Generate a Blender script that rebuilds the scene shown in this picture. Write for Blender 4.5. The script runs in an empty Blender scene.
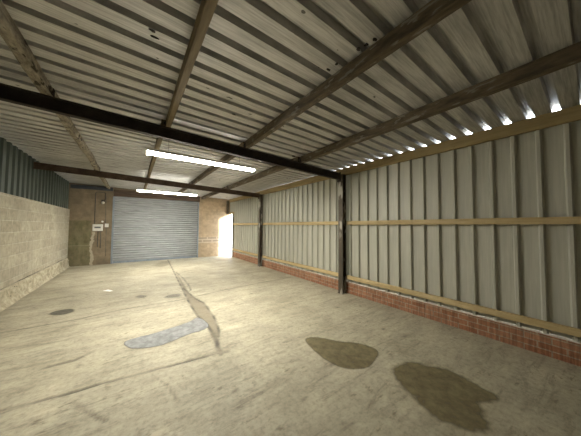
import bpy, bmesh, math, random
import numpy as np
from mathutils import Vector, Matrix
random.seed(7)
C = bpy.context.scene.collection
XL, XR, YE, YB = -1.9, 4.041, 11.03, -2.0
YB1, YB2 = 3.43, 7.42
def roof(x): return 3.02 - 0.0256 * (x + 1.9)
def beamtop(x): return 2.925 - 0.033 * (x + 1.9)

# ------------------------------------------------------------ materials
def mat(name):
    m = bpy.data.materials.new(name); m.use_nodes = True
    nt = m.node_tree; return m, nt, nt.nodes['Principled BSDF']
class G:
    def __init__(s, nt): s.nt = nt; s.N = nt.nodes; s.L = nt.links
    def n(s, t, **k):
        x = s.N.new(t)
        for a, b in k.items(): setattr(x, a, b)
        return x
    def link(s, a, b): s.L.new(a, b)
    def coords(s, scale=(1, 1, 1), loc=(0, 0, 0)):
        tc = s.n('ShaderNodeTexCoord'); mp = s.n('ShaderNodeMapping')
        mp.inputs['Scale'].default_value = scale; mp.inputs['Location'].default_value = loc
        s.link(tc.outputs['Object'], mp.inputs['Vector']); return mp.outputs[0]
    def noise(s, scale, vec=None, detail=4, rough=.6, dist=0):
        x = s.n('ShaderNodeTexNoise'); x.inputs['Scale'].default_value = scale
        x.inputs['Detail'].default_value = detail; x.inputs['Roughness'].default_value = rough
        x.inputs['Distortion'].default_value = dist
        if vec is not None: s.link(vec, x.inputs['Vector'])
        return x.outputs['Fac']
    def ramp(s, fac, stops):
        r = s.n('ShaderNodeValToRGB'); e = r.color_ramp.elements
        while len(e) < len(stops): e.new(.5)
        for i, (p, c) in enumerate(stops):
            e[i].position = p; e[i].color = (c, c, c, 1) if not hasattr(c, '__len__') else (*c, 1)
        s.link(fac, r.inputs[0]); return r.outputs[0]
    def mix(s, fac, a, b, mode='MIX'):
        x = s.n('ShaderNodeMix', data_type='RGBA', blend_type=mode)
        for inp, v in ((x.inputs[0], fac), (x.inputs[6], a), (x.inputs[7], b)):
            if hasattr(v, 'links') or isinstance(v, bpy.types.NodeSocket): s.link(v, inp)
            elif hasattr(v, '__len__'): inp.default_value = (*v, 1)
            else: inp.default_value = v
        return x.outputs[2]
    def math(s, op, a, b=0, c=None, clamp=False):
        x = s.n('ShaderNodeMath', operation=op, use_clamp=clamp)
        for i, v in enumerate((a, b, c)):
            if v is None: continue
            if isinstance(v, bpy.types.NodeSocket): s.link(v, x.inputs[i])
            else: x.inputs[i].default_value = v
        return x.outputs[0]
    def attr(s, name):
        a = s.n('ShaderNodeAttribute'); a.attribute_name = name; return a.outputs['Fac']
    def bump(s, bsdf, h, strength=.3, dist=.01):
        b = s.n('ShaderNodeBump'); b.inputs['Strength'].default_value = strength; b.inputs['Distance'].default_value = dist
        s.link(h, b.inputs['Height']); s.link(b.outputs[0], bsdf.inputs['Normal'])

def simple(name, c1, c2, scale=6, stretch=(1, 1, 1), rough=.7, metal=0, bump=.2, lo=.35, hi=.65, spots=None, bdist=.01):
    m, nt, b = mat(name); g = G(nt); v = g.coords(stretch)
    f = g.noise(scale, v, 6, .65)
    col = g.ramp(f, [(lo, c1), (hi, c2)])
    if spots:
        f2 = g.noise(spots[1], v, 3, .6)
        col = g.mix(g.ramp(f2, [(spots[2], 0.), (spots[2] + .06, 1.)]), col, spots[0])
    g.link(col, b.inputs['Base Color']); b.inputs['Roughness'].default_value = rough; b.inputs['Metallic'].default_value = metal
    if bump: g.bump(b, f, bump, bdist)
    return m
M = {}
M['timber_new'] = simple('pale_sawn_timber', (.40, .30, .14), (.54, .43, .24), 3, (6, .6, 6), .75, spots=((.12, .07, .03), 5, .70))
M['timber_eave'] = simple('knotty_amber_timber', (.24, .18, .08), (.36, .275, .13), 3, (6, .6, 6), .75, spots=((.10, .05, .02), 5, .66))
M['timber_old'] = simple('weathered_brown_timber', (.055, .042, .025), (.15, .115, .07), 3.5, (5, 1.3, 5), .9, bump=.6, spots=((.21, .19, .155), 4, .57))
M['timber_rough'] = simple('rough_split_timber', (.10, .08, .055), (.38, .34, .26), 3.5, (4, 1.6, 4), .95, bump=.9, spots=((.04, .03, .02), 4, .57), bdist=.03)
M['timber_tan'] = simple('tan_aged_timber', (.12, .09, .05), (.24, .185, .105), 2.5, (8, .7, 8), .85, bump=.4)
M['steel_black'] = simple('dark_painted_steel', (.03, .025, .024), (.055, .045, .04), 5, (1, 1, 1), .55, .1, .1)
M['steel_rust'] = simple('brown_oxide_steel', (.042, .028, .018), (.085, .06, .042), 6, (1, 1, 1), .65, .1, .15)
M['steel_post'] = simple('peeling_steel_paint', (.045, .036, .024), (.085, .066, .042), 6, (1, 1, .3), .6, .1, .3, spots=((.42, .39, .33), 5, .53))
M['steel_blue'] = simple('blue_grey_steel', (.03, .038, .05), (.06, .07, .085), 4, (1, 1, 1), .6, .1)
M['galv'] = simple('galvanised_shutter_steel', (.28, .295, .305), (.37, .385, .395), 4, (.5, 1, 3), .5, .35, .05)
M['galv_dark'] = simple('dull_guide_steel', (.20, .24, .28), (.30, .35, .39), 4, (1, 1, 1), .5, .5, .05)
M['fascia'] = simple('dark_brown_boarding', (.045, .028, .018), (.11, .075, .05), 4, (.4, 3, 5), .85, bump=.3)
M['white_plastic'] = simple('white_plastic', (.66, .66, .62), (.74, .74, .70), 8, rough=.45, bump=0)
M['dark_plastic'] = simple('dark_plastic', (.10, .10, .11), (.16, .16, .17), 8, rough=.5, bump=0)
M['conduit'] = simple('grey_brown_conduit', (.05, .045, .035), (.09, .08, .065), 8, rough=.6, bump=0)
M['glass_frost'] = simple('frosted_lamp_glass', (.62, .60, .52), (.72, .70, .62), 8, rough=.3, bump=0)
M['white_patch'] = simple('plain_white', (.85, .85, .83), (.95, .95, .93), 9, rough=.6, bump=0)
M['ground_out'] = simple('outdoor_concrete', (.45, .43, .38), (.55, .53, .48), 3)
M['back'] = simple('rear_blockwork', (.22, .20, .15), (.32, .29, .22), 3)
M['wood_lintel'] = M['timber_new']

for k in ('steel_black', 'steel_rust'):
    b_ = M[k].node_tree.nodes['Principled BSDF']; b_.inputs['Roughness'].default_value = .9; b_.inputs['Metallic'].default_value = 0; b_.inputs['Specular IOR Level'].default_value = .12
# emissive diffuser
m, nt, b = mat('led_diffuser'); b.inputs['Base Color'].default_value = (.9, .9, .9, 1)
b.inputs['Emission Color'].default_value = (1, .955, .84, 1); b.inputs['Emission Strength'].default_value = 175
M['led'] = m

# roof sheet underside
m, nt, b = mat('roof_sheet_steel'); g = G(nt)
n1 = g.noise(3, g.coords((.35, 5, 1)), 8, .7); n2 = g.noise(.8, g.coords((1, 1, 1)), 4); n3 = g.noise(60, g.coords((.05, 1, .1)), 3)
col = g.ramp(n1, [(.30, (.36, .36, .345)), (.55, (.62, .62, .605)), (.8, (.73, .73, .71))])
col = g.mix(.45, col, g.ramp(n3, [(.35, (.30, .295, .28)), (.6, (.74, .73, .70))]))
col = g.mix(.5, col, g.mix(1.0, col, g.ramp(n2, [(.3, .62), (.7, 1.1)]), 'MULTIPLY'))
sp = g.noise(7, g.coords((1, 1.6, 1)), 2, .5)
col = g.mix(g.math('MULTIPLY', g.ramp(sp, [(.735, 0.), (.75, 1.)]), .8), col, (.03, .027, .02))
g.link(col, b.inputs['Base Color']); b.inputs['Roughness'].default_value = .6; b.inputs['Metallic'].default_value = .6
g.bump(b, n3, .10, .003); M['roof'] = m
# wall sheet
m, nt, b = mat('wall_sheet_steel'); g = G(nt)
n1 = g.noise(3, g.coords((5, 5, .4)), 6, .65); n3 = g.noise(50, g.coords((.3, 1, .04)), 3)
col = g.ramp(n1, [(.3, (.41, .41, .345)), (.7, (.50, .495, .425))])
col = g.mix(.25, col, g.ramp(n3, [(.35, (.33, .33, .28)), (.65, (.56, .555, .48))]))
g.link(col, b.inputs['Base Color']); b.inputs['Roughness'].default_value = .5; b.inputs['Metallic'].default_value = .1
M['wall_sheet'] = m
M['clad'] = simple('dark_green_grey_cladding', (.035, .048, .036), (.056, .072, .054), 3, (2, 2, .5), .6, .05, .05)

def brickmat(name, c1, c2, mortar, bw, bh, ms, vecmap, grime, bumpd=.01, nscale=9, rows=(.5, 2)):
    m, nt, b = mat(name); g = G(nt)
    tc = g.n('ShaderNodeTexCoord'); sx = g.n('ShaderNodeSeparateXYZ'); g.link(tc.outputs['Object'], sx.inputs[0])
    cx = g.n('ShaderNodeCombineXYZ'); g.link(sx.outputs[vecmap[0]], cx.inputs[0]); g.link(sx.outputs[vecmap[1]], cx.inputs[1])
    br = g.n('ShaderNodeTexBrick'); g.link(cx.outputs[0], br.inputs['Vector'])
    br.inputs['Scale'].default_value = 1; br.inputs['Brick Width'].default_value = bw; br.inputs['Row Height'].default_value = bh
    br.inputs['Mortar Size'].default_value = ms; br.inputs['Mortar Smooth'].default_value = .3
    br.inputs['Color1'].default_value = (*c1, 1); br.inputs['Color2'].default_value = (*c2, 1); br.inputs['Mortar'].default_value = (*mortar, 1)
    n1 = g.noise(nscale, g.coords(), 6, .7); n2 = g.noise(1.1, g.coords((1, 1, 1)), 4)
    col = g.mix(1.0, br.outputs['Color'], g.ramp(n1, [(.3, .68), (.7, 1.18)]), 'MULTIPLY')
    col = g.mix(g.ramp(n2, [(.42, 0.), (.72, .6)]), col, grime)
    g.link(col, b.inputs['Base Color']); b.inputs['Roughness'].default_value = .9
    h = g.math('ADD', g.math('MULTIPLY', br.outputs['Fac'], -1.0), g.math('MULTIPLY', n1, .7))
    g.bump(b, h, .6, bumpd)
    return m, g, b, col, sx
m, g, b, col, sx = brickmat('pale_concrete_blocks', (.33, .295, .215), (.43, .39, .29), (.45, .41, .315), .45, .225, .012, ('Y', 'Z'), (.27, .245, .18))
zz = sx.outputs['Z']; kn = g.noise(2.5, g.coords(), 5, .7); kn2 = g.noise(1.3, g.coords((1, 1, 1), (5, 2, 1)), 3)
ck = g.math('LESS_THAN', g.math('ABSOLUTE', g.math('SUBTRACT', g.math('SUBTRACT', zz, .335), g.math('MULTIPLY', g.math('SUBTRACT', kn, .5), .05))), .011)
col = g.mix(g.math('MULTIPLY', ck, g.ramp(kn2, [(.4, .15), (.55, .9)])), col, (.05, .04, .025))
g.link(col, b.inputs['Base Color']); M['blocks'] = m
m, g, b, col, sx = brickmat('red_facing_brick', (.29, .125, .062), (.40, .20, .115), (.36, .28, .20), .225, .075, .008, ('Y', 'Z'), (.26, .15, .09), .006, 30)
w = g.noise(40, g.coords((.2, 1, .06)), 2)
g.link(g.mix(1.0, col, g.ramp(w, [(.4, .72), (.6, 1.12)]), 'MULTIPLY'), b.inputs['Base Color'])
M['brick'] = m
m, g, b, col, sx = brickmat('brown_rendered_brick', (.20, .16, .105), (.25, .195, .13), (.23, .19, .13), .45, .225, .006, ('X', 'Z'), (.15, .12, .08), .006, 7)
# green damp staining low in the left corner, orange brickwork right of the shutter
x_, z_ = sx.outputs['X'], sx.outputs['Z']
nz = g.noise(3, g.coords(), 4)
gm = g.math('MULTIPLY', g.math('LESS_THAN', x_, -1.30), g.math('LESS_THAN', g.math('ADD', z_, g.math('MULTIPLY', nz, .08)), 1.70))
gm = g.math('MULTIPLY', gm, g.ramp(nz, [(.3, .95), (.7, .45)]))
col = g.mix(gm, col, g.ramp(g.noise(6, g.coords((1, 1, .5)), 5, .7), [(.35, (.075, .075, .03)), (.65, (.19, .175, .095))]))
sm = g.math('MULTIPLY', g.math('LESS_THAN', x_, -1.30), g.math('LESS_THAN', g.math('ABSOLUTE', g.math('SUBTRACT', z_, .74)), .012))
col = g.mix(g.math('MULTIPLY', sm, .6), col, (.26, .24, .17))
st = g.math('MULTIPLY', g.math('LESS_THAN', g.math('ABSOLUTE', g.math('ADD', g.math('ADD', x_, 1.26), g.math('MULTIPLY', g.math('SUBTRACT', nz, .5), .35))), .045), g.math('LESS_THAN', z_, 1.25))
col = g.mix(g.math('MULTIPLY', st, .8), col, (.42, .38, .29))
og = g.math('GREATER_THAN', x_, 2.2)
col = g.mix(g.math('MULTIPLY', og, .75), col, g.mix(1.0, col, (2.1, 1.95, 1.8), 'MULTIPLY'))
rowm = g.math('LESS_THAN', g.math('ABSOLUTE', g.math('SUBTRACT', z_, .82)), .14)
b2 = g.n('ShaderNodeTexBrick'); cc = g.n('ShaderNodeCombineXYZ'); g.link(x_, cc.inputs[0]); g.link(z_, cc.inputs[1]); g.link(cc.outputs[0], b2.inputs['Vector'])
b2.inputs['Scale'].default_value = 1; b2.inputs['Brick Width'].default_value = .45; b2.inputs['Row Height'].default_value = .14; b2.inputs['Mortar Size'].default_value = .03
b2.inputs['Color1'].default_value = b2.inputs['Color2'].default_value = (.20, .17, .13, 1); b2.inputs['Mortar'].default_value = (.5, .42, .32, 1)
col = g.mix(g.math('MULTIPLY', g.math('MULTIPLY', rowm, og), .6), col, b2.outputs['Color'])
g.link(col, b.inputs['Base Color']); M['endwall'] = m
M['kerb'] = simple('crumbling_concrete_kerb', (.25, .215, .14), (.46, .415, .30), 6, (1, 1, 1.5), .95, bump=.7, lo=.34, hi=.6, spots=((.07, .06, .035), 9, .66), bdist=.03)
M['ledge'] = simple('pale_mortar_ledge', (.5, .46, .38), (.62, .58, .5), 20, rough=.9, bump=.2)

# floor
m, nt, b = mat('worn_concrete_floor'); g = G(nt)
nA = g.noise(1.0, g.coords((1, 1, 1)), 5, .6); nB = g.noise(3.2, g.coords((.55, 2.6, 1)), 9, .72, .6); nC = g.noise(22, g.coords(), 6, .75)
rot = g.n('ShaderNodeMapping'); rot.inputs['Rotation'].default_value = (0, 0, math.radians(62)); rot.inputs['Scale'].default_value = (.5, 3, 1)
tc = g.n('ShaderNodeTexCoord'); g.link(tc.outputs['Object'], rot.inputs[0]); nD = g.noise(3, rot.outputs[0], 8, .72, .8)
col = g.ramp(nA, [(.3, (.31, .28, .20)), (.7, (.405, .37, .275))])
col = g.mix(1.0, col, g.ramp(nB, [(.30, .56), (.44, .97), (.72, 1.16)]), 'MULTIPLY')
col = g.mix(1.0, col, g.ramp(nD, [(.33, .70), (.43, 1.0), (.72, 1.08)]), 'MULTIPLY')
col = g.mix(1.0, col, g.ramp(nC, [(.3, .66), (.5, 1.0), (.72, 1.16)]), 'MULTIPLY')
nE = g.noise(1.7, g.coords((1, 1.3, 1), (9, 4, 0)), 12, .75, .3)
col = g.mix(1.0, col, g.ramp(nE, [(.42, .86), (.50, 1.0), (.52, 1.0), (.60, 1.13)]), 'MULTIPLY')
dk = g.noise(2.3, g.coords((1, 1, 1), (3.3, 1.7, 0)), 3, .5)
dk2 = g.noise(14, g.coords((.6, 1.4, 1)), 5, .7)
sc = g.math('MULTIPLY', g.ramp(dk, [(.46, 0.), (.58, 1.)]), g.ramp(dk2, [(.56, 0.), (.66, .8)]))
col = g.mix(sc, col, (.16, .14, .09))
col = g.mix(g.math('MULTIPLY', g.attr('tan'), .75), col, (.15, .125, .08))
col = g.mix(g.math('MULTIPLY', g.attr('dirt'), .6), col, (.17, .15, .10))
col = g.mix(g.math('MULTIPLY', g.attr('mark'), .88), col, (.035, .028, .018))
g.link(col, b.inputs['Base Color']); b.inputs['Roughness'].default_value = .7
g.bump(b, g.math('ADD', nB, g.math('MULTIPLY', nC, .4)), .35, .012); M['floor'] = m

def film(name, c1, c2, amax, rough):
    m, nt, b = mat(name); g = G(nt); n = g.noise(9, g.coords((1, 1, 1)), 6, .7)
    g.link(g.ramp(n, [(.35, c1), (.65, c2)]), b.inputs['Base Color'])
    a = g.math('MULTIPLY', g.attr('edge'), g.ramp(n, [(.3, amax * .78), (.7, amax)]))
    g.link(a, b.inputs['Alpha']); b.inputs['Roughness'].default_value = rough
    g.bump(b, n, .3, .008)
    return m
M['wet'] = film('wet_oily_stain', (.13, .105, .05), (.21, .175, .09), .82, .5)
M['wet2'] = film('dark_dry_stain', (.085, .08, .06), (.14, .13, .10), .78, .6)
M['cement'] = film('grey_cement', (.19, .195, .195), (.29, .295, .295), 1.0, .8)
M['smudge'] = film('faint_grey_smudge', (.13, .125, .11), (.2, .19, .17), .5, .7)

# ------------------------------------------------------------ helpers
def put(name, bm, m, parent=None, loc=None, smooth=False, recalc=True):
    if recalc: bmesh.ops.recalc_face_normals(bm, faces=bm.faces)
    base = Vector(loc) if loc else (parent.location.copy() if parent else Vector((0, 0, 0)))
    if parent and parent.parent: base = parent.matrix_world.translation.copy() if False else base
    bmesh.ops.translate(bm, verts=bm.verts, vec=-base)
    me = bpy.data.meshes.new(name); bm.to_mesh(me); bm.free()
    if smooth:
        for p in me.polygons: p.use_smooth = True
    me.materials.append(M[m]); o = bpy.data.objects.new(name, me); C.objects.link(o)
    if parent: o.parent = parent
    elif loc: o.location = base
    return o
def sub(name, bm, m, part, **k):              # sub-part: its part sits at the thing's origin
    base = part.parent.location.copy() if part.parent else part.location.copy()
    bmesh.ops.translate(bm, verts=bm.verts, vec=-base)
    o = put(name, bm, m, None, None, **k); o.parent = part; return o
def thing(name, label, cat, loc=(0, 0, 0), group=None):
    o = bpy.data.objects.new(name, None); C.objects.link(o); o.location = loc; o.empty_display_size = .1
    tag(o, label, cat, group); return o
def tag(o, label=None, cat=None, group=None, kind=None):
    if label: o['label'] = label
    if cat: o['category'] = cat
    if group: o['group'] = group
    if kind: o['kind'] = kind
    return o
def struct(name, bm, m, parent=None, **k):
    o = put(name, bm, m, parent, **k)
    if not parent: o['kind'] = 'structure'
    return o
def box(bm, x0, x1, y0, y1, z0, z1, bev=0):
    vs = [bm.verts.new((x, y, z)) for x in (x0, x1) for y in (y0, y1) for z in (z0, z1)]
    fs = [bm.faces.new([vs[i] for i in f]) for f in ((0, 1, 3, 2), (4, 6, 7, 5), (0, 4, 5, 1), (2, 3, 7, 6), (0, 2, 6, 4), (1, 5, 7, 3))]
    if bev:
        bmesh.ops.recalc_face_normals(bm, faces=fs)
        bmesh.ops.bevel(bm, geom=list({e for f in fs for e in f.edges}), offset=bev, segments=2, affect='EDGES', profile=.5)
    return bm
def B(*a, **k): return box(bmesh.new(), *a, **k)
def sweep(bm, prof, pts, closed=True):
    """prof(i,p)-> list of 3D points for each station"""
    rings = [[bm.verts.new(q) for q in prof(i, p)] for i, p in enumerate(pts)]
    n = len(rings[0])
    for a, c in zip(rings, rings[1:]):
        for i in range(n if closed else n - 1):
            j = (i + 1) % n; bm.faces.new((a[i], a[j], c[j], c[i]))
    if closed:
        bm.faces.new(rings[0][::-1]); bm.faces.new(rings[-1])
    return bm
def tube(bm, pts, r, seg=8):
    P = [Vector(p) for p in pts]
    def prof(i, p):
        d = ((P[min(i + 1, len(P) - 1)] - P[max(i - 1, 0)])).normalized()
        a = d.cross(Vector((0, 1, 0))) if abs(d.y) < .9 else d.cross(Vector((0, 0, 1))); a.normalize(); c = d.cross(a)
        return [P[i] + r * (math.cos(t) * a + math.sin(t) * c) for t in [k * 2 * math.pi / seg for k in range(seg)]]
    return sweep(bm, prof, P)
def lathe(bm, prof, cen, axis='Z', seg=20):
    cen = Vector(cen)
    def pt(r, h, t):
        c, s = r * math.cos(t), r * math.sin(t)
        return cen + (Vector((c, s, h)) if axis == 'Z' else Vector((c, h, s)) if axis == 'Y' else Vector((h, c, s)))
    rings = [[bm.verts.new(pt(max(r, 1e-4), h, k * 2 * math.pi / seg)) for k in range(seg)] for r, h in prof]
    for a, c in zip(rings, rings[1:]):
        for i in range(seg):
            j = (i + 1) % seg; bm.faces.new((a[i], a[j], c[j], c[i]))
    bm.faces.new(rings[0][::-1]); bm.faces.new(rings[-1]); return bm

# ------------------------------------------------------------ floor
def segd(P, a, b):
    a = np.array(a); b = np.array(b); d = b - a; t = np.clip(((P - a) @ d) / (d @ d + 1e-12), 0, 1)
    return np.hypot(*(P - a - t[:, None] * d).T)
def polyd(P, pts, closed=False):
    q = list(pts) + ([pts[0]] if closed else [])
    return np.min([segd(P, a, b) for a, b in zip(q, q[1:])], axis=0)
def inside(P, poly):
    r = np.zeros(len(P), bool); n = len(poly)
    for i in range(n):
        (x1, y1), (x2, y2) = poly[i], poly[(i + 1) % n]
        c = ((y1 > P[:, 1]) != (y2 > P[:, 1])) & (P[:, 0] < (x2 - x1) * (P[:, 1] - y1) / (y2 - y1 + 1e-12) + x1)
        r ^= c
    return r
rng = np.random.RandomState(3)
K = [(rng.uniform(4, 45, 2) * rng.choice([-1, 1], 2), rng.uniform(0, 6.28)) for _ in range(14)]
def wob(P): return sum(np.sin(P @ k + ph) / (1 + .05 * np.hypot(*k)) for k, ph in K) / 5
def sd(P, poly): d = polyd(P, poly, True); return np.where(inside(P, poly), d, -d)
joints = [([(-1.85, 2.93), (-0.832, 2.83), (-0.637, 2.803), (-0.483, 2.776), (-0.217, 2.768), (0.178, 2.719), (0.654, 2.66), (0.861, 2.635), (0.93, 2.615)], .012, 1.0),
 ([(-1.85, 4.80), (-1.46, 4.83), (-1.087, 4.831), (-0.656, 4.84), (-0.422, 4.914), (-0.014, 4.964), (0.8, 4.932), (1.762, 5.123), (2.9, 5.25), (3.98, 5.32)], .014, .8),
 ([(0.868, 2.60), (0.892, 2.771), (0.928, 2.95), (0.937, 3.139)], .026, 1.0),
 ([(0.937, 3.139), (0.947, 3.429), (0.903, 4.005), (0.925, 4.706), (0.966, 5.472), (1.034, 6.763), (1.14, 8.782), (1.25, 10.98)], .016, .95),
 ([(1.152, 7.958), (1.189, 6.942), (1.173, 6.408), (1.177, 6.161), (1.128, 5.551), (1.04, 5.422)], .016, .7),
 ([(1.0, 5.9), (1.079, 4.817), (1.153, 4.482), (1.117, 3.708), (1.042, 3.209), (0.979, 3.009), (.90, 3.06)], .015, .95),
 ([(-0.702, 3.40), (-0.489, 3.41), (-0.359, 3.509)], .020, .7), ([(-0.383, 2.625), (-0.279, 2.454), (-0.137, 2.231)], .014, .8),
 ([(0.177, 2.701), (0.303, 2.373), (.36, 2.1)], .006, .4), ([(.84, 2.64), (.96, 2.60)], .025, .9),
 ([(2.2, 1.75), (2.0, 1.2), (2.3, .9)], .006, .25)]
nx, ny = 298, 655
gx = np.linspace(-1.93, 4.03, nx); gy = np.linspace(YB, YE + .07, ny)
X, Y = np.meshgrid(gx, gy); P = np.stack([X.ravel(), Y.ravel()], 1); W = wob(P); Pw = P + .012 * np.stack([W, wob(P[:, ::-1])], 1)
mark = np.zeros(len(P))
for pts, w, s in joints:
    lo = np.array(pts).min(0) - .1; hi = np.array(pts).max(0) + .1
    k = np.where(((P > lo) & (P < hi)).all(1))[0]
    d = polyd(Pw[k], pts); st = s * (0.72 + .28 * np.sin(Pw[k, 0] * 9 + Pw[k, 1] * 13))
    mark[k] = np.maximum(mark[k], st * np.clip(1.5 - d / (w + .004), 0, 1))
# small chips and flecks in the concrete
for i in range(90):
    c = np.array([rng.uniform(-1.7, 3.7), rng.uniform(.3, 10.5)]); r = rng.uniform(.008, .028)
    k = np.where((np.abs(P - c) < .08).all(1))[0]
    mark[k] = np.maximum(mark[k], rng.uniform(.3, .8) * np.clip(1.3 - np.hypot((P[k, 0] - c[0]) / 1.6, P[k, 1] - c[1]) / r, 0, 1))
band = [(1.152, 7.958), (1.032, 5.165), (1.151, 4.552), (1.092, 3.677), (1.023, 3.149), (0.979, 3.009), (0.902, 3.063), (0.944, 3.471), (0.908, 4.106), (0.984, 5.46)]
tan = np.clip(sd(P, band) / .03 + .7, 0, 1)
dirt = np.clip((sd(P, [(0.527, 9.649), (0.941, 10.777), (1.376, 10.66), (1.254, 9.692), (0.851, 8.971)]) + .05 * W) / .15, 0, 1)
dirt = np.maximum(dirt, np.clip(1 - (YE - P[:, 1]) / .18 + .35 * W, 0, 1) * (P[:, 0] < -.6) * .8)
dirt = np.maximum(dirt, np.clip(1 - (P[:, 0] + 1.78) / .14 + .3 * W, 0, 1) * .6)
Z = -.010 * np.clip(mark * 1.2 - .3, 0, 1) + .0012 * wob(P * .15)
me = bpy.data.meshes.new('floor')
idx = np.arange(nx * ny).reshape(ny, nx)
q = np.stack([idx[:-1, :-1], idx[:-1, 1:], idx[1:, 1:], idx[1:, :-1]], -1).reshape(-1, 4)
me.vertices.add(len(P)); me.vertices.foreach_set('co', np.column_stack([P, Z]).ravel())
me.loops.add(q.size); me.loops.foreach_set('vertex_index', q.ravel().astype(np.int32))
me.polygons.add(len(q)); me.polygons.foreach_set('loop_start', np.arange(0, q.size, 4, dtype=np.int32))
me.update(calc_edges=True); me.validate()
for nm, a in (('mark', mark), ('tan', tan), ('dirt', dirt)):
    at = me.attributes.new(nm, 'FLOAT', 'POINT'); at.data.foreach_set('value', a.astype(np.float32))
for p in me.polygons: p.use_smooth = True
me.materials.append(M['floor']); o = bpy.data.objects.new('floor', me); C.objects.link(o); tag(o, kind='structure')
struct('ground', B(-14, 16, -14, 26, -.2, -.06), 'ground_out')

def chaikin(p, n=2):
    for _ in range(n):
        q = []
        for a, b in zip(p, p[1:] + p[:1]):
            q += [(.75 * a[0] + .25 * b[0], .75 * a[1] + .25 * b[1]), (.25 * a[0] + .75 * b[0], .25 * a[1] + .75 * b[1])]
        p = q
    return p
def patch(name, poly, m, label, cat, group=None, soft=.03, h=0, ragged=.012, step=.014, z0=.0035, grow=0):
    poly = chaikin(poly); a = np.array(poly); lo, hi = a.min(0) - .12, a.max(0) + .12
    xs = np.arange(lo[0], hi[0], step); ys = np.arange(lo[1], hi[1], step)
    X, Y = np.meshgrid(xs, ys); P = np.stack([X.ravel(), Y.ravel()], 1)
    s = sd(P, poly) + grow + ragged * (wob(P) + .6 * wob(P * 2.7)); e = np.clip(s / soft + .35, 0, 1); e = e * e * (3 - 2 * e)
    ok = (e > .001).reshape(X.shape); bm = bmesh.new(); lay = bm.verts.layers.float.new('edge'); V = {}
    E = e.reshape(X.shape); cx, cy = a.mean(0)
    def v(i, j):
        if (i, j) not in V:
            x = bm.verts.new((X[i, j], Y[i, j], z0 + h * E[i, j])); x[lay] = E[i, j]; V[(i, j)] = x
        return V[(i, j)]
    for i in range(X.shape[0] - 1):
        for j in range(X.shape[1] - 1):
            if ok[i:i + 2, j:j + 2].any(): bm.faces.new((v(i, j), v(i, j + 1), v(i + 1, j + 1), v(i + 1, j)))
    o = put(name, bm, m, None, (cx, cy, 0), smooth=True, recalc=False); tag(o, label, cat, group); return o
patch('cement_patch', [(-0.068, 3.492), (-0.03, 3.613), (0.223, 3.599), (0.498, 3.66), (0.755, 3.728), (0.888, 3.865), (0.952, 3.681), (0.971, 3.412), (0.877, 3.323), (0.676, 3.319), (0.361, 3.195), (0.153, 3.23), (0.005, 3.333)],
      'cement', 'long smooth grey cement repair beside the brown crack in the middle of the floor', 'cement patch', soft=.016, h=.004)
patch('wet_stain', [(1.886, 2.286), (1.984, 2.298), (2.099, 2.186), (2.208, 2.001), (2.371, 1.859), (2.449, 1.69), (2.442, 1.562), (2.251, 1.503), (2.072, 1.457), (1.901, 1.556), (1.826, 1.669), (1.807, 1.881), (1.836, 2.088)],
      'wet', 'smaller teardrop-shaped brown damp stain with a clean edge on the concrete floor', 'stain', soft=.02, ragged=.006, grow=.015)
patch('wet_stain', [(2.239, 1.263), (2.42, 1.276), (2.552, 1.195), (2.631, 1.056), (2.719, 0.927), (2.689, 0.792), (2.667, 0.643), (2.646, 0.557), (2.513, 0.628), (2.429, 0.669), (2.286, 0.574), (2.192, 0.534), (2.099, 0.6), (2.031, 0.699), (2.014, 0.811), (2.062, 0.939), (2.119, 1.057)],
      'wet', 'larger ragged brown damp stain nearest the camera at the floor\'s right', 'stain', soft=.06, ragged=.035, grow=.045)
patch('oil_stain', [(-1.144, 5.359), (-1.073, 5.519), (-0.889, 5.533), (-0.787, 5.378), (-0.814, 5.234), (-0.972, 5.191)],
      'wet2', 'small dark oval oil stain on the floor near the left block wall', 'stain', soft=.05, ragged=.008)
patch('oil_stain', [(0.045, 5.673), (0.133, 5.775), (0.289, 5.628), (0.247, 5.458), (0.112, 5.512)],
      'smudge', 'faint grey smudge on the floor, the left one of two beyond the cement patch', 'stain', soft=.08)
patch('oil_stain', [(0.54, 5.336), (0.683, 5.444), (0.897, 5.429), (0.878, 5.187), (0.737, 5.125), (0.564, 5.205)],
      'smudge', 'faint grey smudge on the floor touching the left side of the long crack', 'stain', soft=.08)
bm = bmesh.new()  # bright patch on the floor, built as a thin white piece
vs = [bm.verts.new(p) for p in ((-.53, 6.575, .006), (-.444, 6.615, .012), (-.344, 6.45, .006), (-.40, 6.39, .014))]
f = bm.faces.new(vs); r = bmesh.ops.extrude_face_region(bm, geom=[f]); bmesh.ops.translate(bm, verts=[e for e in r['geom'] if isinstance(e, bmesh.types.BMVert)], vec=(0, 0, -.003))
tag(put('bright_patch', bm, 'white_patch', None, (-.44, 6.5, 0)), 'small bright white patch on the bare floor left of the crack', 'white_patch')

# ------------------------------------------------------------ corrugated sheets
def ribs(c0, pitch, a, b, half, web, h):
    pts = [(a, 0)]; k = math.ceil((a + half + web - c0) / pitch)
    while c0 + k * pitch + half + web < b:
        c = c0 + k * pitch
        pts += [(c - half - web, 0), (c - half, h), (c + half, h), (c + half + web, 0)]; k += 1
    return pts + [(b, 0)]
def sheet(pts, f0, f1):
    bm = bmesh.new(); a = [bm.verts.new(f0(y, h)) for y, h in pts]; b = [bm.verts.new(f1(y, h)) for y, h in pts]
    for i in range(len(pts) - 1): bm.faces.new((a[i], a[i + 1], b[i + 1], b[i]))
    return bm
def thick(o, t, off=1):
    md = o.modifiers.new('thickness', 'SOLIDIFY'); md.thickness = t; md.offset = off
rp = ribs(1.45, .2026, YB - .1, YE + .35, .027, .009, .066)
o = struct('ceiling', sheet(rp, lambda y, h: (-2.1, y, roof(-2.1) + h), lambda y, h: (4.075, y, roof(4.075) + h)), 'roof', recalc=False); thick(o, .0015, 0)
roof_o = o
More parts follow.
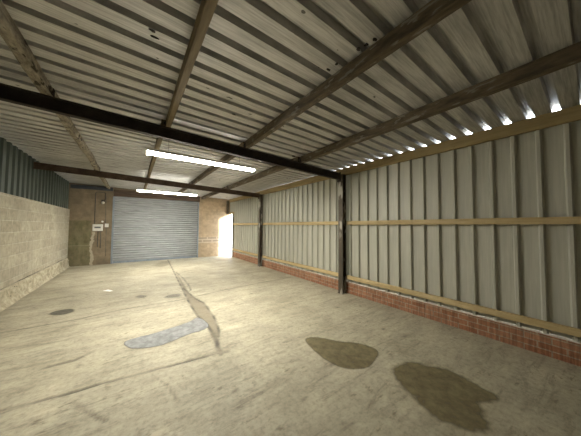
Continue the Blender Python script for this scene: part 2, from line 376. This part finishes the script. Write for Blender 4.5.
for k, (x, y, sx_, sy_) in enumerate([(1.432, 1.077, .020, .016), (1.444, 1.012, .016, .018), (1.452, .945, .018, .014), (1.409, 1.292, .014, .018), (1.405, 1.383, .022, .012), (.07, 1.906, .02, .012), (.085, 1.965, .03, .009)]):
    bm = bmesh.new(); rk = random.Random(k)
    ring = [(x + sx_ * math.cos(t) * rk.uniform(.6, 1.3), y + sy_ * math.sin(t) * rk.uniform(.6, 1.3)) for t in [i * math.pi / 4 for i in range(8)]]
    lo_ = [bm.verts.new((a_, b_, roof(a_) - .006)) for a_, b_ in ring]; hi_ = [bm.verts.new((a_, b_, roof(a_) - .0012)) for a_, b_ in ring]
    bm.faces.new(lo_); bm.faces.new(hi_[::-1])
    for i in range(8): bm.faces.new((lo_[i], lo_[(i + 1) % 8], hi_[(i + 1) % 8], hi_[i]))
    struct('dark_flake', bm, 'steel_black', roof_o)
# right wall: ribbed sheet over a low brick plinth (doorway left open at the far end)
YD = 10.42
wp = ribs(.165, .2215, YB, YD, .014, .016, -.042)
def rwz(y, h): return roof(4.035) - .002
o = struct('wall_right', sheet(wp, lambda y, h: (XR + h, y, .255), lambda y, h: (XR + h, y, rwz(y, h))), 'wall_sheet', recalc=False); thick(o, .0015, 0)
wr = o
struct('brick_plinth', B(3.985, 4.16, YB, YD, -.05, .245), 'brick', wr)
struct('mortar_ledge', B(3.99, 4.155, YB, YD, .245, .2545), 'ledge', wr)
o = struct('sheet_above_door', sheet([(YD, 0), (YD + .2, 0), (YE + .05, 0)], lambda y, h: (XR, y, 2.2), lambda y, h: (XR, y, roof(4.035) - .002)), 'wall_sheet', wr, recalc=False); thick(o, .0015, 0)
# left wall
struct('wall_left', B(-2.1, XL, YB, YE, -.05, 2.06), 'blocks'); wl = bpy.data.objects['wall_left']
lp = ribs(6.126 - .05, .245, YB, YE, .045, .014, .032)
o = struct('cladding_sheet', sheet(lp, lambda y, h: (XL - .04 + h, y, 2.045), lambda y, h: (XL - .04 + h, y, roof(XL) + .001)), 'clad', wl, recalc=False); thick(o, .0015, 0)
struct('cladding_cap', B(-2.1, XL - .045, YB, YE, 2.06, roof(-2.1) - .004), 'clad', wl)
# crumbling kerb
bm = bmesh.new(); n = 260; rr = []
prof = [(0.0, .335), (.012, .332), (.022, .31), (.028, .25), (.036, .18), (.045, .11), (.055, .05), (.075, .015), (.10, -.01)]
for i in range(n + 1):
    y = YB + (YE - YB) * i / n; ring = []
    for j, (dx, z) in enumerate(prof):
        jx = random.uniform(-.006, .006) * (0 < j < 7); jz = random.uniform(-.010, .010) * (0 < j < 7)
        ring.append(bm.verts.new((XL - .002 + dx + jx + .008 * math.sin(y * 5 + j), y, z - .03 * (y / 11) * (j < 4) + jz)))
    rr.append(ring)
for a, c in zip(rr, rr[1:]):
    for j in range(len(prof) - 1): bm.faces.new((a[j], c[j], c[j + 1], a[j + 1]))
struct('concrete_kerb', bm, 'kerb', wl, recalc=False)
struct('wall_back', B(-2.1, 4.2, YB - .2, YB, -.05, 3.0), 'back')
# end wall with roller opening
bm = bmesh.new()
def slab(x0, x1, y0, y1, z0):
    vs = [bm.verts.new(p) for x in (x0, x1) for y in (y0, y1) for p in ((x, y, z0), (x, y, roof(x) - .001))]
    for f in ((0, 1, 3, 2), (4, 6, 7, 5), (0, 4, 5, 1), (2, 3, 7, 6), (0, 2, 6, 4), (1, 5, 7, 3)): bm.faces.new([vs[i] for i in f])
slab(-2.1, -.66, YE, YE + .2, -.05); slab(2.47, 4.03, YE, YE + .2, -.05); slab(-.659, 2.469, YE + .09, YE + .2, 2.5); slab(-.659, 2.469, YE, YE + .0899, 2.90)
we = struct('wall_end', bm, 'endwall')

# ------------------------------------------------------------ roller door
dr = thing('door_1', 'large closed grey roller shutter in the far end wall', 'roller shutter', (.905, YE, 0)); dr['kind'] = 'structure'
pts = []; z = .075; pitch = .094
while z < 2.70:
    for t in range(6):
        pts.append((z + pitch * t / 6, -.030 * math.sin(math.pi * t / 6)))
    z += pitch
bm = bmesh.new(); NX = 24; rows = []
for zz, d in pts:
    rows.append([bm.verts.new((-.66 + 3.13 * i / NX, YE + .06 + d + .004 * math.sin(i * 1.3 + zz * 5), zz)) for i in range(NX + 1)])
for a, c in zip(rows, rows[1:]):
    for i in range(NX): bm.faces.new((a[i], a[i + 1], c[i + 1], c[i]))
o = put('shutter_curtain', bm, 'galv', dr, recalc=False); thick(o, .0015, 0)
put('bottom_bar', B(-.64, 2.45, YE + .035, YE + .075, .004, .078, bev=.006), 'galv_dark', dr)
for s, x in ((1, -.70), (-1, 2.45)):
    bm = bmesh.new(); x0, x1 = x, x + .06
    box(bm, x0, x1, YE - .03, YE - .002, .0, 2.62, bev=.003)
    box(bm, (x1 - .012) if s > 0 else x0, x1 if s > 0 else x0 + .012, YE - .045, YE - .031, .0, 2.62)
    put('guide_rail', bm, 'galv_dark', dr)
bm = B(-.68, 2.53, YE - .05, YE - .003, 2.64, 2.79, bev=.004); box(bm, -.68, 2.53, YE - .075, YE - .003, 2.795, 2.90, bev=.004)
put('lintel_board', bm, 'fascia', dr)
# open doorway at the end of the right wall
d2 = thing('door_2', 'open doorway at the far end of the right wall, daylight coming in', 'doorway', (4.0, 10.7, 0)); d2['kind'] = 'structure'
put('door_lintel', B(3.955, 4.06, YD - .06, YE - .004, 2.10, 2.195, bev=.004), 'timber_new', d2)
put('door_jamb', B(3.955, 4.06, YD + .001, YD + .06, .0, 2.095, bev=.004), 'timber_old', d2)
put('corner_stud', B(3.84, 3.95, YE - .08, YE - .004, 2.10, beamtop(3.9) + .05, bev=.004), 'timber_old', d2)

# ------------------------------------------------------------ steel frame
def ibeam(bm, x0, x1, yc, dep, w, tf=.01, tw=.008):
    for a, b, y0, y1 in ((-tf, 0, -w / 2, w / 2), (-dep, -dep + tf, -w / 2, w / 2), (-dep + tf, -tf, -tw / 2, tw / 2)):
        vs = [bm.verts.new((x, yc + y, beamtop(x) + z)) for x in (x0, x1) for y in (y0, y1) for z in (a, b)]
        for f in ((0, 1, 3, 2), (4, 6, 7, 5), (0, 4, 5, 1), (2, 3, 7, 6), (0, 2, 6, 4), (1, 5, 7, 3)): bm.faces.new([vs[i] for i in f])
    return bm
PUR = {0: [(-.80, .088), (.345, .062), (1.517, .075), (2.708, .08)],
       1: [(-.80, .085), (.30, .062), (1.50, .075), (2.66, .08)],
       2: [(-.83, .085), (.30, .062), (1.49, .075), (2.64, .08)]}
SPAN = {0: (YB + .01, YB1), 1: (YB1, YB2), 2: (YB2, YE - .02)}
for yc, mt, lab, dep in ((YB1, 'steel_black', 'nearer steel beam crossing under the roof, almost black', .15), (YB2, 'steel_rust', 'farther brown steel beam crossing under the roof between the two tube lamps', .15)):
    t = thing('steel_beam', lab, 'beam', (1.0, yc, beamtop(1.0)), 'roof beams spanning wall to wall')
    put('i_section', ibeam(bmesh.new(), XL + .002, 3.828, yc, dep, .075), mt, t)
    put('end_plate', B(3.815, 3.828, yc - .05, yc + .05, beamtop(3.8) - .20, beamtop(3.8) + .02, bev=.002), mt, t)
    bay = 0 if yc == YB1 else 1
    for x, w in PUR[bay]:
        xx = x - w / 2 - .008 if x > 0 else x + w / 2 + .002
        bm = B(xx, xx + .006, yc - .055, yc - .004, beamtop(x) + .001, beamtop(x) + .085)
        lathe(bm, [(.011, 0), (.011, .012)], (xx - .012, yc - .03, beamtop(x) + .05), 'X', 8)
        put('cleat', bm, 'steel_black', t)
# posts: H section against the right wall
def post(yc, label):
    t = thing('steel_post', label, 'post', (3.85, yc, 0), 'steel posts along the right wall')
    yc -= .035
    bm = B(3.83, 3.84, yc - .065, yc + .065, .008, 2.70); box(bm, 3.935, 3.945, yc - .065, yc + .065, .008, 2.70); box(bm, 3.8401, 3.9349, yc - .004, yc + .004, .008, 2.70)
    put('post_shaft', bm, 'steel_post', t)
    put('base_plate', B(3.815, 3.955, yc - .075, yc + .075, .0, .008), 'steel_post', t)
    put('top_plate', B(3.83, 3.94, yc - .06, yc + .06, 2.7002, 2.7045), 'steel_post', t)
    for z in (.365, 1.592):
        put('bracket', B(3.9455, 3.9535, yc - .035, yc + .035, z - .05, z + .05, bev=.002), 'steel_post', t)
post(YB1, 'nearer steel post with pale peeling paint against the ribbed right wall')
post(YB2, 'farther steel post against the ribbed right wall, close to the open doorway')
# steel angle over the left of the end wall
tag(put('wall_beam', B(XL + .005, -.705, YE - .10, YE - .004, 2.83, 2.955, bev=.004), 'steel_blue', None, (-1.3, YE - .05, 2.83)), 'short dark blue-grey steel beam above the brown wall left of the shutter', 'beam')

# ------------------------------------------------------------ purlins
def timber(x, w, y0, y1, top, bot, rough=0, seed=0):
    rnd = random.Random(seed); bm = bmesh.new(); n = max(2, int((y1 - y0) / .12)) if rough else 6; ph = rnd.uniform(0, 6)
    c = .006
    def prof(i, y):
        dx = rough * (.5 * math.sin(y * 2.1 + ph) + .3 * math.sin(y * 5.3)); r = lambda s=1: rnd.uniform(-1, 1) * rough * .35 * s
        w2 = w / 2 * (1 + (rough * 3 * math.sin(y * 3.1 + ph) if rough else 0)); T = top(x) - .0006; Bz = bot(x) + .0004
        e = rough > 0 and 0 < i < n; k = r() if e else 0; k2 = r() if e else 0; kz = abs(r()) if e else 0; kz2 = abs(r()) if e else 0
        return [(x + dx - w2, y, T - .003), (x + dx - w2 + k, y, (T + Bz) / 2), (x + dx - w2 + k2, y, Bz + c + kz), (x + dx - w2 + c + k2, y, Bz + kz), (x + dx + k, y, Bz + kz2),
                (x + dx + w2 - c + k, y, Bz + kz2), (x + dx + w2 + k, y, Bz + c + kz), (x + dx + w2 + k2, y, (T + Bz) / 2), (x + dx + w2, y, T - .003)]
    return sweep(bm, prof, [y0 + (y1 - y0) * i / n for i in range(n + 1)])
WHERE = {0: 'in the near bay', 1: 'between the two steel beams', 2: 'in the far bay'}
WHO = ['rough weathered pale brown roof timber %s, nearest the left wall', 'narrow tan roof timber %s, second from the left wall',
       'dark brown roof timber %s, third from the left wall', 'dark brown roof timber %s, closest to the eaves board']
MT = ['timber_rough', 'timber_tan', 'timber_old', 'timber_old']
for bay in (0, 1, 2):
    for i, (x, w) in enumerate(PUR[bay]):
        y0, y1 = SPAN[bay]
        bm = timber(x, w, y0 + .002, y1 - .002, roof, beamtop, .014 if i == 0 else .002, bay * 4 + i)
        tag(put('roof_purlin', bm, MT[i], None, (x, (y0 + y1) / 2, beamtop(x))), WHO[i] % WHERE[bay], 'roof timber', 'timber purlins under the roof sheets')
# eaves board + rails, bay by bay
LAB = {0: 'right of the nearer post', 1: 'between the two steel posts', 2: 'beyond the farther post'}
for bay, (y0, y1) in {0: (YB + .01, YB1), 1: (YB1, YB2), 2: (YB2, YD + .0)}.items():
    e1 = YE - .1 if bay == 2 else y1
    tag(put('eaves_board', B(3.95, 3.997, y0 + .002, e1 - .002, 2.705, roof(3.997) - .002, bev=.003), 'timber_eave', None, (3.93, (y0 + y1) / 2, 2.705)),
        'thick amber timber board along the eaves %s' % LAB[bay], 'timber board', 'eaves boards on the right wall')
    for nm, z0, z1, lb in (('wall_rail', 1.55, 1.635, 'pale timber rail halfway up the ribbed wall %s'), ('wall_rail', .325, .408, 'pale timber rail just above the low brickwork %s')):
        tag(put(nm, B(3.954, 3.998, y0 + .002, y1 - .002, z0, z1, bev=.003), 'timber_new', None, (3.96, (y0 + y1) / 2, z0)),
            lb % LAB[bay], 'timber rail', 'timber rails on the ribbed wall')

# ------------------------------------------------------------ lamps
def lamp(x0, x1, y, z, label):
    t = thing('batten_lamp', label, 'lamp', ((x0 + x1) / 2, y, z), 'long tube lamps under the roof')
    put('lamp_housing', B(x0 + .012, x1 - .012, y - .084, y + .084, z + .0125, z + .055, bev=.004), 'white_plastic', t)
    bm = bmesh.new()
    sec = [(-.078, .0118), (-.078, .009), (-.055, -.008), (-.022, -.018), (.022, -.018), (.055, -.008), (.078, .009), (.078, .0118)]
    sweep(bm, lambda i, x: [(x, y + a, z + b) for a, b in sec], [x0 + .012, x1 - .012])
    put('diffuser', bm, 'led', t)
    for x in (x0, x1 - .0115): put('end_cap', B(x, x + .0115, y - .0845, y + .0845, z - .022, z + .057, bev=.003), 'white_plastic', t)
    for x in (x0 + .3, x1 - .3):
        bm = bmesh.new(); n = int((roof(x) - z - .06) / .02)
        for k in range(n):
            zc = z + .07 + k * .02
            a = [(x + .005 * math.cos(u) * (k % 2), y + .005 * math.cos(u) * (1 - k % 2), zc + .0125 * math.sin(u)) for u in [i * math.pi / 4 for i in range(8)]]
            tube(bm, a + [a[0]], .0016, 5)
        put('chain', bm, 'steel_black', t)
lamp(.115, 1.90, 3.93, 2.60, 'bright white tube lamp nearer the camera, hung just past the near beam')
lamp(.045, 1.86, 8.60, 2.62, 'bright white tube lamp farther away, above the roller shutter')

# ------------------------------------------------------------ electrics on the end wall
yw = YE
t = thing('fuse_box', 'white fuse box on the brown wall left of the shutter', 'fuse box', (-1.11, yw, 1.27))
put('box_body', B(-1.255, -.965, yw - .095, yw, 1.275, 1.53, bev=.008), 'white_plastic', t)
p = put('box_door', B(-1.235, -.985, yw - .108, yw - .0955, 1.295, 1.51, bev=.006), 'white_plastic', t)
sub('breaker_window', B(-1.20, -1.02, yw - .111, yw - .1085, 1.38, 1.44), 'dark_plastic', p)
t = thing('switch_box', 'small white switch box between the fuse box and the shutter', 'switch', (-.855, yw, 1.42))
put('switch_body', B(-.91, -.80, yw - .05, yw, 1.42, 1.555, bev=.006), 'white_plastic', t)
put('rocker', B(-.875, -.835, yw - .058, yw - .0505, 1.465, 1.51, bev=.003), 'white_plastic', t)
tag(put('junction_box', lathe(bmesh.new(), [(.034, 0), (.034, -.035), (.028, -.042), (.0, -.042)], (-.985, yw, 1.63), 'Y', 16), 'white_plastic', None, (-.985, yw, 1.63)), 'small round white junction box just above the fuse box', 'junction box')
t = thing('bulkhead_lamp', 'unlit round wall lamp high under the conduit arch, left of the shutter', 'lamp', (-.985, yw, 2.37))
bm = B(-1.04, -.93, yw - .06, yw, 2.40, 2.47, bev=.005); tube(bm, [(-.985, yw - .04, 2.43), (-.985, yw - .10, 2.44), (-.985, yw - .12, 2.41)], .018)
put('lamp_bracket', bm, 'conduit', t)
put('lamp_globe', lathe(bmesh.new(), [(.02, .045), (.042, .03), (.055, 0), (.048, -.03), (.03, -.05), (.0, -.056)], (-.985, yw - .12, 2.355), 'Z', 18), 'glass_frost', t, smooth=True)
def arc(cx, cz, r, a0, a1, n=8): return [(cx + r * math.cos(math.radians(a0 + (a1 - a0) * i / n)), yw - .02, cz + r * math.sin(math.radians(a0 + (a1 - a0) * i / n))) for i in range(n + 1)]
tag(put('conduit', tube(bmesh.new(), [(-1.21, yw - .02, 1.531)] + arc(-1.15, 2.70, .06, 180, 90) + arc(-.985, 2.70, .06, 90, 0) + [(-.925, yw - .02, 2.52), (-.935, yw - .03, 2.475)], .0125), 'conduit', None, (-1.21, yw, 1.53), smooth=True),
    'dark conduit arching from the fuse box up to the round wall lamp', 'conduit')
tag(put('cable', tube(bmesh.new(), [(-.90, yw - .012, 2.60), (-.905, yw - .012, 2.1), (-.895, yw - .012, 1.7), (-.90, yw - .012, 1.556)], .007), 'conduit', None, (-.9, yw, 1.556), smooth=True), 'thin dark cable running up from the small switch box', 'cable')
for x, zb, lb in ((-1.10, .66, 'left one of two conduits dropping below the fuse box'), (-1.02, .62, 'right one of two conduits dropping below the fuse box')):
    tag(put('conduit', tube(bmesh.new(), [(x, yw - .013, 1.274), (x, yw - .013, zb)], .0125), 'conduit', None, (x, yw, zb), smooth=True), lb, 'conduit')
tag(put('cable', tube(bmesh.new(), [(-.86, yw - .0075, 1.419), (-.865, yw - .0075, .9), (-.85, yw - .0075, .3)], .007), 'conduit', None, (-.86, yw, .3), smooth=True), 'thin cable dropping below the small switch box beside the shutter', 'cable')

# ------------------------------------------------------------ light
sun = bpy.data.lights.new('sun', 'SUN'); sun.energy = 30; sun.angle = math.radians(7); sun.color = (1, .96, .88)
so = bpy.data.objects.new('sun', sun); C.objects.link(so)
so.rotation_euler = Vector((-.62, .60, -.27)).to_track_quat('-Z', 'Y').to_euler()
w = bpy.data.worlds.new('World'); bpy.context.scene.world = w; w.use_nodes = True
bg = w.node_tree.nodes['Background']; bg.inputs[0].default_value = (.80, .88, 1.0, 1); bg.inputs[1].default_value = 16

# ------------------------------------------------------------ camera
f, yaw, pit, rol = 218.68, .62085, .03894, -.0078
r = Vector((math.cos(yaw), -math.sin(yaw), 0)); fw = Vector((math.sin(yaw), math.cos(yaw), 0)); up = Vector((0, 0, 1))
d = fw * math.cos(pit) + up * math.sin(pit); u = up * math.cos(pit) - fw * math.sin(pit)
rx = r * math.cos(rol) - u * math.sin(rol); uy = r * math.sin(rol) + u * math.cos(rol)
cam = bpy.data.cameras.new('camera'); co = bpy.data.objects.new('camera', cam); C.objects.link(co)
cam.sensor_width = 36; cam.lens = 36 * f / 581; cam.clip_start = .02
co.matrix_world = Matrix(((rx.x, uy.x, -d.x, 0), (rx.y, uy.y, -d.y, 0), (rx.z, uy.z, -d.z, 1.5), (0, 0, 0, 1)))
S = bpy.context.scene; S.camera = co
S.view_settings.view_transform = 'Standard'; S.view_settings.look = 'None'; S.view_settings.gamma = 1; S.view_settings.use_curve_mapping = False
S.view_settings.exposure = 0.18
